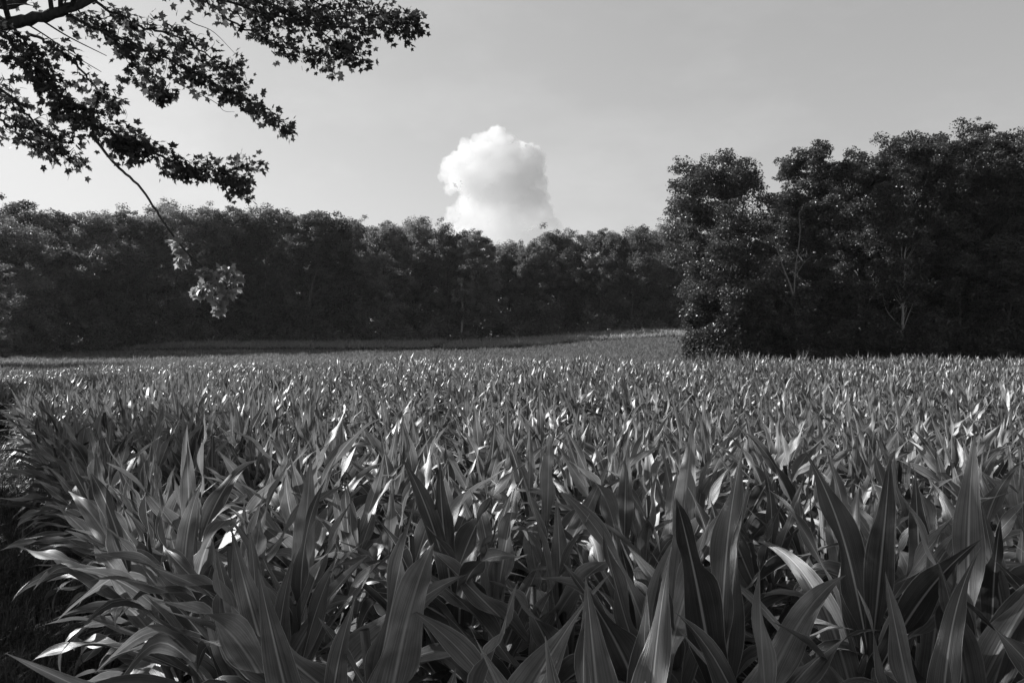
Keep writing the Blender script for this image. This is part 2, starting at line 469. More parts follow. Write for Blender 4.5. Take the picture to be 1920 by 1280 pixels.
rngc = np.random.default_rng(11)
x, y = rows(.95, 19, .70, .19, .035, 5)
k = in_main(x, y); x, y = x[k], y[k]
keep = rngc.random(len(x)) > .05
x, y = x[keep], y[keep]
inview = (np.abs(x) < .66 * y + .45)
dist = np.hypot(x, y) + np.where(inview, 0, 1e3)
order = np.argsort(dist)
near = order[:300]
rest = np.setdiff1d(np.arange(len(x)), near)
N_PARTS = 110

variants = []
for v in range(14):
    st, leaves = corn_plant_pieces(100 + v, 0)
    sm = make_mesh('stalk', st[0], [st[1]], M_STALK, None, np.full(len(st[0]), .5))
    lm = [make_mesh('leaf', V, [Fq], M_CORN, uv, np.full(len(V), r)) for (V, Fq, uv), r in leaves]
    a = Acc()
    a.add(st[0], st[1], np.tile([.3, .2], (len(st[0]), 1)), .6)
    for (V, Fq, uv), r in leaves: a.add(V, Fq, uv, r)
    variants.append((sm, lm, a.mesh('corn_plant', M_CORN)))

def lean_for(xx, yy):
    """plants on the verge side lean out over the grass"""
    e = xx - EDGE(yy)
    return .09 * math.exp(-max(e, 0) / .5) if yy < 17 else 0.0

edge_n = 0
ORD = ['nearest', 'second nearest', 'third', 'fourth', 'fifth', 'sixth', 'seventh', 'eighth', 'ninth', 'tenth']
for rank, i in enumerate(near):
    v = int(rngc.integers(0, len(variants)))
    sm, lm, jm = variants[v]
    loc = (x[i], y[i], float(ground_z(x[i], y[i])))
    sc = float(np.clip(rngc.normal(1.0, .07), .85, 1.1)) * float(np.interp(y[i], [0, 4, 8], [1.14, 1.10, 1.03]))
    le = lean_for(x[i], y[i])
    rot = (float(rngc.normal(0, .13)), -le + float(rngc.normal(0, .13)), float(rngc.uniform(0, 2 * math.pi)))
    isedge = x[i] - EDGE(y[i]) < .55
    if rank < N_PARTS:
        o = empty('corn_plant', loc)
        add_obj('stalk', sm, o)
        for l in lm: add_obj('leaf', l, o)
    else:
        o = add_obj('corn_plant', jm, None, loc)
    o.rotation_mode = 'XYZ'
    # spin about own axis first, then lean
    from mathutils import Matrix
    o.rotation_euler = (Matrix.Rotation(rot[1], 3, 'Y') @ Matrix.Rotation(rot[0], 3, 'X') @ Matrix.Rotation(rot[2], 3, 'Z')).to_euler()
    o.scale = (sc, sc, sc * float(rngc.uniform(.95, 1.05)))
    if isedge:
        lab = 'broad-leaved corn plant of the outermost row, leaning over the grass verge'
        if edge_n < len(ORD):
            lab = 'corn plant leaning over the grass verge, %s to the viewer in the outermost row' % ORD[edge_n]
        edge_n += 1
    elif rank < N_PARTS:
        lab = 'large broad-leaved corn plant in the shaded front of the cornfield'
    else:
        lab = 'leafy green corn plant in the sunlit middle of the cornfield'
    tag(o, lab, 'corn plant', 'corn plants standing nearest in the field')

def scatter(px, py, lod, seed, scale=1.0, zoff=0.0):
    rng = np.random.default_rng(seed)
    nv = 10
    vr = [joined(500 + lod * 50 + q, lod) for q in range(nv)]
    pick = rng.integers(0, nv, len(px))
    gz = ground_z(px, py) + zoff
    out = []
    for q in range(nv):
        V, Fq, uv, rr = vr[q]
        idx = np.where(pick == q)[0]
        if not len(idx): continue
        th = rng.uniform(0, 2 * math.pi, len(idx)); sc = rng.normal(1, .09, len(idx)) * scale * (1 + .05 * np.sin(px[idx] * .9 + 2 * np.sin(py[idx] * .5)))
        lx = rng.normal(0, .12, len(idx)) - np.where(py[idx] < 17, .09 * np.exp(-np.maximum(px[idx] - EDGE(py[idx]), 0) / .5), 0); ly = rng.normal(0, .12, len(idx))
        c, s = np.cos(th), np.sin(th)
        X = (V[None, :, 0] * c[:, None] - V[None, :, 1] * s[:, None]) * sc[:, None]
        Y = (V[None, :, 0] * s[:, None] + V[None, :, 1] * c[:, None]) * sc[:, None]
        Z = V[None, :, 2] * sc[:, None]
        X = X + lx[:, None] * Z; Y = Y + ly[:, None] * Z
        P = np.stack([X + px[idx][:, None], Y + py[idx][:, None], Z + gz[idx][:, None]], -1).reshape(-1, 3)
        FF = (Fq[None] + (np.arange(len(idx)) * len(V))[:, None, None]).reshape(-1, 4)
        r2 = np.clip(rr[None] * .6 + rng.random(len(idx))[:, None] * .4, 0, 1).ravel()
        out.append((P, FF, np.tile(uv, (len(idx), 1)), r2))
    return out

acc = Acc()
def put(lst):
    for P, FF, uv, r in lst: acc.add(P, FF, uv, r)
put(scatter(x[rest], y[rest], 1, 21))
x2, y2 = rows(19, 34, .70, .20, .05, 6); k = in_main(x2, y2); put(scatter(x2[k], y2[k], 1, 22))
x2, y2 = rows(34, 52, .70, .24, .06, 7); k = in_main(x2, y2); put(scatter(x2[k], y2[k], 2, 23, 1.02))
field = add_obj('cornfield', acc.mesh('cornfield', M_CORN))
tag(field, 'dense leafy corn covering the field from the front rows to the far bank', 'cornfield', kind='stuff')
acc = Acc()
x2, y2 = rows(52, 114, .50, .24, .08, 8); k = in_main(x2, y2); put(scatter(x2[k], y2[k], 3, 24, .8))
far_f = add_obj('far_cornfield', acc.mesh('far_cornfield', leaf_material('far_corn_leaf', .08, .21, rough=.6, spec=.25, trans=.3)))
tag(far_f, 'fine-textured corn across the hollow, between the near crest and the dark band by the wood', 'cornfield', kind='stuff')
acc = Acc()
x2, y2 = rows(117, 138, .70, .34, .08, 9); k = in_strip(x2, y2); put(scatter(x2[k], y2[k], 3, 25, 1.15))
M_STRIP = leaf_material('strip_corn_leaf', .18, .36, rough=.5, spec=.4, trans=.3)  # paler leaf tone makes up in colour for the wood's shade
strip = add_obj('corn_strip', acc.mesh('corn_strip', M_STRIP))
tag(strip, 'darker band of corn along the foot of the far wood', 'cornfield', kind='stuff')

# ------------------------------------------------------------------ grass verge
def build_grass():
    rng = np.random.default_rng(3)
    n = 220000
    # denser near the viewer
    yy = 1.0 + 27 * rng.random(n) ** 1.7
    xx = EDGE(yy) + .9 - rng.random(n) * (2.6 + yy * .28)
    m = (yy < 18.5) | (rng.random(n) < .5)
    xx, yy = xx[m], yy[m]; n = len(xx)
    h = rng.uniform(.05, .15, n) * (1 + .5 * np.sin(xx * 3.1) * np.sin(yy * 2.3)) * np.where(rng.random(n) < .04, 2.0, 1.0)
    az = rng.uniform(0, 2 * math.pi, n); lean = rng.uniform(.1, .9, n)
    w = (.0018 + .0005 * yy) * rng.uniform(.7, 1.3, n)
    base = np.stack([xx, yy, ground_z(xx, yy) - .005], 1)
    side = np.stack([-np.sin(az), np.cos(az), 0 * az], 1) * w[:, None]
    d = np.stack([np.cos(az), np.sin(az), 0 * az], 1)
    mid = base + d * (h * lean * .3)[:, None] + np.array([0, 0, 1]) * (h * .6)[:, None]
    tip = base + d * (h * lean)[:, None] + np.array([0, 0, 1]) * (h * (1 - .35 * lean))[:, None]
    V = np.stack([base - side, base + side, mid + side * .8, mid - side * .8, tip], 1).reshape(-1, 3)
    o = np.arange(n)[:, None] * 5
    g = add_obj('grass', make_mesh('grass', V, [o + np.array([0, 1, 2, 3]), o + np.array([3, 2, 4])], M_GRASS, None, np.repeat(rng.random(n), 5)))
    tag(g, 'short rough grass on the verge beside the corn', 'grass', kind='stuff')
build_grass()

# ------------------------------------------------------------------ trees
def leaf_quads(rng, cen, size, up=.5, n_rnd=None):
    """rhombic bent leaves at centres"""
    n = len(cen)
    N = rng.normal(0, 1, (n, 3)); N[:, 2] = np.abs(N[:, 2]) + up
    N /= np.linalg.norm(N, axis=1)[:, None]
    A = np.cross(N, rng.normal(0, 1, (n, 3))); A /= np.linalg.norm(A, axis=1)[:, None] + 1e-9
    B = np.cross(N, A)
    s = size * rng.uniform(.6, 1.35, n)
    s = s[:, None]
    V = np.stack([cen - A * s * .5, cen + B * s * .34 + N * s * .1, cen + A * s * .55, cen - B * s * .34 + N * s * .1], 1).reshape(-1, 3)
    F4 = np.arange(n)[:, None] * 4 + np.arange(4)[None]
    return V, F4

def gen_tree(seed, H, Rr, prof, nlimb=16, nleaf=30000, leaf=.2, trunk_r=.25, lean=(0, 0), low=.2, fill=.45, crad=.16, lobe=.32, nsat=1.0):
    """returns (wood V,F), (leaf V,F,rnd)"""
    rng = np.random.default_rng(seed)
    hs, ws = prof
    tz = np.linspace(0, .86, 9)
    tx = np.cumsum(rng.normal(0, .012 * H, 9)) * np.linspace(0, 1, 9) + lean[0] * tz * H * tz
    ty = np.cumsum(rng.normal(0, .012 * H, 9)) * np.linspace(0, 1, 9) + lean[1] * tz * H * tz
    T = np.stack([tx, ty, tz * H], 1)
    wood = Acc()
    V, Fq = tube(T, np.interp(tz, [0, .03, .86], [trunk_r * 1.35, trunk_r, trunk_r * .18]), 9); wood.add(V, Fq)
    cen = []; cr = []; tips = []
    axis = lambda h: np.array([np.interp(h, tz, tx), np.interp(h, tz, ty), h * H])
    for i in range(nlimb):
        t = low + (.84 - low) * (i + rng.random()) / nlimb
        az = i * 2.4 + rng.normal(0, .5)
        h2 = min(.86, t + rng.uniform(.05, .22))
        rad = Rr * np.interp(h2, hs, ws) * rng.uniform(.6, 1.0)
        a = axis(t * .92); e = axis(min(h2, .86)); e[2] = h2 * H
        e = e + np.array([math.cos(az), math.sin(az), 0]) * rad
        mid = a * .5 + e * .5 + np.array([0, 0, -.03 * H * rng.uniform(-.5, 1)]) + rng.normal(0, .02 * H, 3)
        P = bez([a, mid, e], 8)
        r0 = trunk_r * .42 * (1.1 - t)
        V, Fq = tube(P, np.linspace(r0, r0 * .2, 8), 5); wood.add(V, Fq)
        tips.append((e, rng.uniform(.75, 1.25)))
        for j in range(rng.integers(4, 8)):
            b = P[rng.integers(2, 8)]
            e2 = b + rng.normal(0, 1, 3) * np.array([1, 1, .8]) * Rr * .30 + np.array([math.cos(az), math.sin(az), .3]) * Rr * .1
            Q = bez([b, (b + e2) / 2 + rng.normal(0, .1, 3), e2], 5)
            V, Fq = tube(Q, np.linspace(r0 * .35, r0 * .08, 5), 4); wood.add(V, Fq)
            cen.append(e2); cr.append(rng.uniform(.6, 1.15))
    lobes = [(e_, r_) for e_, r_ in tips]
    tp = axis(.86); tp[2] = H * .93
    lobes += [(tp, .9), (tp + rng.normal(0, .35, 3) * Rr * np.array([1, 1, .1]) - np.array([0, 0, .05 * H]), 1.05), (tp + rng.normal(0, .35, 3) * Rr * np.array([1, 1, .1]) - np.array([0, 0, .07 * H]), 1.1)]
    V, Fq = tube(bez([axis(.84), (axis(.86) + tp) / 2, tp], 5), np.linspace(trunk_r * .2, trunk_r * .05, 5), 4); wood.add(V, Fq)
    nfill = int(len(lobes) * fill / (1 - fill) * 1.2)
    for j in range(nfill):
        h = rng.uniform(max(low * .6, .02), .88); az = rng.uniform(0, 2 * math.pi)
        rad = Rr * np.interp(h, hs, ws) * rng.uniform(.4, .8)
        c = axis(min(h, .86)); c[2] = h * H
        c = c + np.array([math.cos(az), math.sin(az), 0]) * rad
        b0 = axis(min(max(h - .12, .05), .84))
        V, Fq = tube(bez([b0, (b0 + c) / 2 - np.array([0, 0, .1]), c], 6), np.linspace(trunk_r * .22, trunk_r * .05, 6), 4); wood.add(V, Fq)
        lobes.append((c, rng.uniform(.8, 1.2)))
    for c, q in lobes:
        lr = Rr * lobe * q
        m = int(rng.integers(9, 15))
        v = rng.normal(0, 1, (m, 3)); v[:, 2] = v[:, 2] * .8 + .35; v /= np.linalg.norm(v, axis=1)[:, None]
        for k in range(m):
            cen.append(c + v[k] * lr * rng.uniform(.75, 1.05) * np.array([1, 1, .85])); cr.append(rng.uniform(.5, 1.1))
    cen = np.array(cen); cr = np.array(cr)
    m = len(cen)
    ms_ = int(m * nsat)
    sat = cen[rng.integers(0, m, ms_)] + rng.normal(0, 1, (ms_, 3)) * Rr * crad * .42
    cen = np.vstack([cen, sat]); cr = np.concatenate([cr, rng.uniform(.2, .5, ms_)])
    ok = cen[:, 2] > .3
    cen, cr = cen[ok], cr[ok]
    wgt = cr ** 2; wgt /= wgt.sum()
    idx = rng.choice(len(cen), nleaf, p=wgt)
    off = rng.normal(0, 1, (nleaf, 3)); off /= np.linalg.norm(off, axis=1)[:, None]
    off *= (rng.random(nleaf) ** .5)[:, None]
    off[:, 2] *= .72
    L = cen[idx] + off * (cr[idx] * Rr * crad)[:, None]
    L[:, 2] = np.maximum(L[:, 2], .05)
    V, Fq = leaf_quads(rng, L, leaf)
    crn = rng.random(len(cen))
    r = np.repeat(np.clip(crn[idx] * .55 + rng.random(nleaf) * .45, 0, 1), 4)
    return wood, (V, Fq, r)

P_ROUND = ([0, .08, .25, .5, .72, .9, 1.0], [.45, .62, .8, 1.0, .95, .62, .18])
P_TALL = ([0, .15, .35, .6, .8, .93, 1.0], [.55, .7, .85, 1.0, .85, .55, .2])
P_HIGH = ([0, .22, .35, .55, .75, .92, 1.0], [.1, .25, .75, 1.0, .95, .6, .2])
P_DOME = ([0, .12, .3, .5, .68, .82, .93, 1.0], [.6, .75, .9, 1.0, .92, .68, .36, .08])
P_BUSH = ([0, .2, .5, .8, 1.0], [.9, 1.0, .95, .65, .2])

def tree_obj(name, meshes, loc, rz, sc, label, cat, group=None):
    o = empty(name, loc, rz)
    o.scale = sc
    add_obj('trunk', meshes[0], o)
    add_obj('crown', meshes[1], o)
    tag(o, label, cat, group)
    return o

def tree_meshes(leafmat, barkmat, *a, **k):
    w, (V, Fq, r) = gen_tree(*a, **k)
    return w.mesh('trunk', barkmat), make_mesh('crown', V, [Fq], leafmat, None, r, smooth=False)

# ---- the far wood: two rows of trees one can tell apart
far_variants = []
for q in range(7):
    prof = P_DOME
    far_variants.append(tree_meshes(M_WOOD_LEAF, M_BARK, 900 + q, 20.0, [5.6, 4.6, 6.2, 5.0][q % 4], prof, nlimb=16, nleaf=46000, leaf=.25, trunk_r=.26, low=.10, fill=.5, crad=.17, lobe=.28, nsat=.35))

FAR = [  # px centre, distance, top py, width scale, label
    (-88, 76, 470, 1.3, 'nearer tree whose leafy edge just enters at the left border, before the far wood'),
    (-70, 104, 372, 1.2, 'far-wood tree mostly cut off by the left border of the view'),
    (12, 101, 408, 1.0, 'bushy tree filling the left border, nearest of the far wood'),
    (72, 112, 386, 1.15, 'tall round-topped tree rising above the wood near the left border'),
    (165, 122, 400, 1.0, 'tree between the tall round one at far left and the hanging twig'),
    (235, 126, 394, .95, 'leafy tree of the far wood left of the hanging maple twig'),
    (318, 128, 373, 1.05, 'tallest tree of the far wood, its dome crossed by the hanging maple twig'),
    (395, 132, 392, .9, 'narrow tree directly above the leafy tip of the hanging twig'),
    (440, 130, 390, .95, 'tree rising directly behind the leaf cluster of the hanging twig'),
    (500, 134, 388, 1.0, 'broad tree of the far wood below the end of the middle maple spray'),
    (575, 134, 396, 1.0, 'tree at the start of the downward slope of the wood skyline'),
    (640, 136, 405, .9, 'tree on the left shoulder of the wood skyline'),
    (715, 136, 408, .95, 'tree of the far wood one crown further left of the cloud foot'),
    (775, 138, 411, .9, 'tree of the far wood just left of the cloud foot'),
    (838, 138, 424, .85, 'tree below the left edge of the cloud, behind the pale snag'),
    (895, 140, 436, .85, 'tree under the left half of the cloud'),
    (955, 142, 448, .85, 'low tree under the middle of the cloud, lowest dip of the skyline'),
    (1015, 142, 450, .8, 'low tree under the right side of the cloud'),
    (1070, 140, 432, .9, 'tree of the far wood just right of the cloud foot'),
    (1125, 142, 427, .85, 'tree midway between the cloud and the near grove'),
    (1185, 144, 430, .9, 'round-topped tree two crowns left of the near grove'),
    (1240, 144, 422, .95, 'far-wood tree touching the left side of the near grove'),
    (1300, 146, 424, 1.0, 'far-wood tree half hidden behind the near grove edge tree'),
]
rngt = np.random.default_rng(77)
def place_far(i, px, d, top, ws, label, group):
    xx = (px - 960) / F_PX * d
    gz = float(ground_z(xx, d))
    H = (EYE + (640 - top) / F_PX * d) - gz
    s = H / 20.0 * 1.02
    v = far_variants[i % len(far_variants)] if i >= 0 else far_variants[0]
    return tree_obj('broadleaf_tree', v, (xx, d, gz), float(rngt.uniform(0, 6.28)), (s * ws, s * ws, s), label, 'tree', group)
for i, (px, d, top, ws, lab) in enumerate(FAR):
    d = d + (0, 7, 2, 9, 4)[i % 5] - 4; top = top + (-3, 5, 0, 6, -2)[(i * 3) % 5]; ws = ws * 1.1
    place_far(i, px, d, top, ws, lab, 'trees along the front of the far wood')
    # tree standing right behind, filling the gaps of the skyline
for i in range(1, len(FAR) - 1):
    a, b = FAR[i], FAR[i + 1]
    px = (a[0] + b[0]) / 2
    place_far(i + 3, px, max(a[1], b[1]) + 10, max(a[2], b[2]) + 8 + rngt.uniform(0, 8), 1.0, 'second-row tree of the far wood, only its dark treetop showing between front crowns', 'second row of trees in the far wood')

# ---- deeper wood and undergrowth: one mass each
def leaf_mass(name, cens, rads, nleaf, leaf, mat, label, cat, seed):
    rng = np.random.default_rng(seed)
    cens = np.array(cens); rads = np.array(rads)
    w = rads ** 2; w /= w.sum()
    idx = rng.choice(len(cens), nleaf, p=w)
    off = rng.normal(0, 1, (nleaf, 3)); off /= np.linalg.norm(off, axis=1)[:, None]; off *= (rng.random(nleaf) ** .4)[:, None]
    L = cens[idx] + off * rads[idx][:, None]
    V, Fq = leaf_quads(rng, L, leaf)
    cv = rng.random(len(cens))
    o = add_obj(name, make_mesh(name, V, [Fq], mat, None, np.repeat(cv[idx] * .5 + rng.random(nleaf) * .5, 4), smooth=False))
    tag(o, label, cat, kind='stuff')
rngm = np.random.default_rng(8)
cs = []; rs = []
for k in range(900):
    px = rngm.uniform(-260, 1480)
    d = np.interp(px, [-260, 0, 120, 320, 1300], [88, 97, 110, 124, 136]) + rngm.uniform(0, 9)
    xx = (px - 960) / F_PX * d; h = rngm.uniform(0, 1) ** 1.6 * 6.5
    r = rngm.uniform(.7, 1.7)
    cs.append([xx, d + h * .5, float(ground_z(xx, d)) + h + r * .3]); rs.append(r)
leaf_mass('undergrowth', cs, rs, 90000, .38, M_WOOD_LEAF, 'tangled bushes along the foot of the far wood', 'undergrowth', 5)
cs = []; rs = []
for k in range(700):
    px = rngm.uniform(-300, 1500)
    d = np.interp(px, [-300, 0, 300, 1300], [118, 124, 148, 158]) + rngm.uniform(0, 16)
    xx = (px - 960) / F_PX * d; h = rngm.uniform(0, 15)
    cs.append([xx, d, float(ground_z(xx, d)) + h]); rs.append(rngm.uniform(2, 3.4))
leaf_mass('woodland', cs, rs, 70000, .9, M_WOOD_LEAF, 'dark inner mass of the far wood behind its front trees', 'woods', 6)

# ---- near grove on the right
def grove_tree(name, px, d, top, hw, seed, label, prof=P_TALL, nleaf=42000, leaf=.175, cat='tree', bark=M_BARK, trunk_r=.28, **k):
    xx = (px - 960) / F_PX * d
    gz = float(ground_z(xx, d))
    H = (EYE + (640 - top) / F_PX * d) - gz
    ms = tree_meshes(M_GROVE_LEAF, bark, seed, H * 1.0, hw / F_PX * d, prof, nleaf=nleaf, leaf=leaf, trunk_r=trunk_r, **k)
    return tree_obj(name, ms, (xx, d, gz), 0.0, (1, 1, 1), label, 'tree' if cat == 'tree' else cat, 'trees of the near grove on the right' if cat == 'tree' else 'bushes at the foot of the near grove')

P_T1 = ([0, .12, .3, .42, .55, .75, .9, 1.0], [.45, .5, .42, .8, 1.05, .9, .62, .2])
grove_tree('broadleaf_tree', 1368, 61, 276, 106, 331, 'open-crowned tree at the left edge of the near grove, leaning over the field', P_T1, nleaf=98000, lean=(-.01, 0), low=.2, fill=.5, crad=.2, nlimb=20)
grove_tree('broadleaf_tree', 1520, 65, 256, 68, 302, 'tall narrow tree, second from the left of the near grove, sky gap on its left', P_TALL, nleaf=98000, fill=.5, crad=.22, nlimb=18)
grove_tree('broadleaf_tree', 1618, 70, 270, 60, 303, 'tree with a small rounded top standing back between two taller grove trees', P_TALL, nleaf=70000, crad=.24)
grove_tree('broadleaf_tree', 1722, 64, 240, 96, 304, 'broad dense tree with a high dome in the middle of the near grove', P_TALL, nleaf=120000, crad=.2, nlimb=24)
grove_tree('broadleaf_tree', 1826, 67, 226, 84, 305, 'tallest grove tree, its top nearly level beside the right border', P_TALL, nleaf=100000, crad=.2, nlimb=22)
grove_tree('broadleaf_tree', 1918, 64, 232, 84, 306, 'big dark tree cut by the right border of the view', P_TALL, nleaf=100000, crad=.2, nlimb=22)
grove_tree('broadleaf_tree', 2030, 66, 230, 90, 307, 'grove tree outside the right border', P_TALL, nleaf=30000, leaf=.28, crad=.2)
grove_tree('broadleaf_tree', 1470, 76, 385, 60, 351, 'shaded tree standing back behind the gap between the first two grove trees', P_TALL, nleaf=40000, leaf=.26, crad=.26, fill=.6, low=.1)
grove_tree('broadleaf_tree', 1570, 79, 322, 70, 352, 'shaded tree at the rear of the grove behind the second tree', P_TALL, nleaf=46000, leaf=.26, crad=.26, fill=.6, low=.1)
grove_tree('broadleaf_tree', 1665, 79, 288, 76, 353, 'shaded tree at the rear of the grove left of the high dome', P_TALL, nleaf=46000, leaf=.26, crad=.26, fill=.6, low=.1)
grove_tree('broadleaf_tree', 1775, 80, 250, 80, 354, 'shaded tree at the rear of the grove between dome and tallest tree', P_TALL, nleaf=46000, leaf=.26, crad=.26, fill=.6, low=.1)
grove_tree('broadleaf_tree', 1880, 80, 244, 84, 355, 'shaded tree at the rear of the grove near the right border', P_TALL, nleaf=46000, leaf=.26, crad=.26, fill=.6, low=.1)
# lower front trees, paler where they reach out of the shade
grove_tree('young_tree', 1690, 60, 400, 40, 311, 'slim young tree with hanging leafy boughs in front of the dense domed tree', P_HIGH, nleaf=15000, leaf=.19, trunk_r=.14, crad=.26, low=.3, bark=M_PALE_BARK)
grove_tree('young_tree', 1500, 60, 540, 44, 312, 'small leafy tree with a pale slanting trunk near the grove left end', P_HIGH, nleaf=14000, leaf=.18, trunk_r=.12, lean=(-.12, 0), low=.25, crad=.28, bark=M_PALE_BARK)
grove_tree('young_tree', 1602, 61, 520, 52, 313, 'low spreading tree in the middle gap of the grove', P_BUSH, nleaf=17000, leaf=.19, trunk_r=.12, crad=.26)
grove_tree('young_tree', 1800, 60.5, 470, 48, 314, 'young leafy tree before the tallest grove tree', P_TALL, nleaf=17000, leaf=.19, trunk_r=.12, crad=.25)
grove_tree('young_tree', 1885, 60, 440, 56, 315, 'young tree reaching out beside the right border', P_TALL, nleaf=19000, leaf=.19, trunk_r=.12, crad=.25)
grove_tree('ivy_bush', 1322, 60, 545, 34, 321, 'tall ivy-like bush climbing below the leftmost grove tree', P_BUSH, nleaf=15000, leaf=.18, trunk_r=.08, cat='bush', crad=.3)
grove_tree('round_bush', 1345, 58.5, 612, 54, 322, 'dark spreading bush where the grove meets the field', P_BUSH, nleaf=11000, leaf=.18, trunk_r=.06, cat='bush', crad=.3)
grove_tree('ivy_bush', 1410, 60, 520, 36, 323, 'ivy-clad thicket under the leftmost grove tree, right of the tall bush', P_BUSH, nleaf=15000, leaf=.18, trunk_r=.08, cat='bush', crad=.3)
grove_tree('round_bush', 1455, 61, 600, 40, 324, 'low bush left of the pale slanting trunk', P_BUSH, nleaf=8000, leaf=.18, trunk_r=.06, cat='bush', crad=.3)
grove_tree('round_bush', 1560, 60, 615, 46, 325, 'low bush right of the pale slanting trunk', P_BUSH, nleaf=8000, leaf=.18, trunk_r=.06, cat='bush', crad=.3)
grove_tree('round_bush', 1645, 60, 605, 40, 326, 'low bush left of the straight slim trunk', P_BUSH, nleaf=8000, leaf=.18, trunk_r=.06, cat='bush', crad=.3)
grove_tree('round_bush', 1745, 60, 590, 48, 327, 'low bush right of the straight slim trunk', P_BUSH, nleaf=9000, leaf=.18, trunk_r=.06, cat='bush', crad=.3)
grove_tree('round_bush', 1850, 60, 600, 52, 328, 'low bush under the young trees near the right border', P_BUSH, nleaf=9000, leaf=.18, trunk_r=.06, cat='bush', crad=.3)
cs = []; rs = []
for k in range(380):
    px = rngm.uniform(1400, 2150)
    d = 74 + rngm.uniform(0, 10); xx = (px - 960) / F_PX * d
    h = rngm.uniform(0, np.interp(px, [1400, 1500, 1600, 2150], [7, 8, 12, 15]))
    cs.append([xx, d, float(ground_z(xx, d)) + h]); rs.append(rngm.uniform(1.2, 2.2))
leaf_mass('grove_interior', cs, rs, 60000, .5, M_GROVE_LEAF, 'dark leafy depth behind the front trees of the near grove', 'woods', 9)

def bare(name, paths, loc_d, label, cat, mat, gx=None):
    a = Acc()
    base = pt(paths[0][0][0][0], paths[0][0][0][1], loc_d)
    for pts_, r0, r1 in paths:
        P = bez([pt(p[0], p[1], loc_d + (p[2] if len(p) > 2 else 0)) - base for p in pts_], 12)
        V, Fq = tube(P, np.linspace(r0, r1, 12), 7); a.add(V, Fq)
    o = add_obj(name, a.mesh(name, mat), None, base)
    tag(o, label, cat)
M_SNAG = bark_material('snag_bark', .13, .22)
bare('bare_tree', [([(1497, 668), (1488, 560), (1468, 500), (1448, 440)], .11, .03),
                   ([(1488, 560), (1492, 500), (1500, 440), (1498, 400)], .06, .02),
                   ([(1476, 520), (1458, 500, .5), (1430, 478, .8)], .035, .012),
                   ([(1490, 520), (1510, 490, -.3), (1530, 476, -.5)], .03, .01),
                   ([(1458, 470), (1462, 440), (1470, 410, .3)], .025, .01),
                   ([(1455, 458), (1440, 440), (1428, 420, .3)], .022, .008)], 59.5,
     'bare forked sapling standing before the gap between the first two grove trees', 'bare tree', M_SNAG)
bare('dead_trunk', [([(864, 640), (868, 585), (865, 548), (866, 521)], .22, .12)], 135.5, 'pale broken snag standing in the dark wood below the cloud left edge', 'dead trunk', M_PALE_BARK)
bare('dead_trunk', [([(311, 645), (310, 600), (308, 580), (307, 563)], .17, .09)], 128, 'short pale snag in the dark wood left of the hanging leaf cluster', 'dead trunk', M_PALE_BARK)

# ------------------------------------------------------------------ overhanging maple
def maple_outline():
    r = [(0, 0), (.20, -.10), (.50, -.06), (.36, .10), (.52, .24), (.74, .56), (.48, .50), (.38, .60), (.22, .42), (.26, .74), (.10, .78), (0, 1.08)]
    l = [(-a, b) for a, b in r[1:-1]][::-1]
    return np.array(r + l)
MO = maple_outline()

def maple_leaves(rng, cen, tipdir, size):
    """cen (n,3) petiole ends, tipdir (n,3) leaf direction"""
    n = len(cen)
    tipdir = tipdir / (np.linalg.norm(tipdir, axis=1)[:, None] + 1e-9)
    N = rng.normal(0, .8, (n, 3)) + np.array([0, 0, 1.0])
    N -= (N * tipdir).sum(1)[:, None] * tipdir; N /= np.linalg.norm(N, axis=1)[:, None] + 1e-9
    S = np.cross(tipdir, N)
    sz = size * rng.uniform(.55, 1.3, n)
    m = len(MO)
    droop = rng.uniform(.05, .35, n); cup = rng.uniform(-.1, .25, n)
    ox, oy = MO[:, 0], MO[:, 1]
    hz = -(droop[:, None] * (oy[None] ** 2)) * .5 + cup[:, None] * np.abs(ox)[None]
    V = cen[:, None] + sz[:, None, None] * (S[:, None] * ox[None, :, None] + tipdir[:, None] * oy[None, :, None] + N[:, None] * hz[:, :, None])
    c = cen + sz[:, None] * (tipdir * .32)
    V = np.concatenate([V, c[:, None]], 1)
    i = np.arange(n)[:, None, None] * (m + 1)
    a = np.arange(m); tri = np.stack([a, (a + 1) % m, np.full(m, m)], 1)
    Ft = (i + tri[None]).reshape(-1, 3)
    return V.reshape(-1, 3), Ft, np.repeat(rng.random(n), m + 1)

maple_root = empty('maple_tree', (-7.2, 5.2, float(ground_z(-7.2, 5.2))))
tag(maple_root, 'maple whose dark leafy boughs and one hanging twig reach in from the upper left', 'tree')
MB = np.array(maple_root.location)
mt_ = Acc()
trunk = bez([(-7.2, 5.2, -.4), (-7.1, 5.25, 1.5), (-7.0, 5.1, 3.2), (-6.9, 5.2, 5.5), (-7.0, 5.3, 8.5), (-6.9, 5.1, 11)], 20) - MB
V, Fq = tube(trunk, np.linspace(.30, .07, 20), 14); mt_.add(V, Fq)
add_obj('trunk', mt_.mesh('trunk', M_DARK_BARK), maple_root)

rngl = np.random.default_rng(41)
limb = Acc(); twig = Acc(); leafacc = Acc()
def limb_path(ctrl, r0, r1, n=18, target=None):
    P = bez(ctrl, n) - MB
    P += rngl.normal(0, .006 if r0 > .02 else .002, P.shape)
    V, Fq = tube(P, np.linspace(r0, r1, n), 8 if r0 > .02 else 5)
    (target or limb).add(V, Fq)
    return P + MB

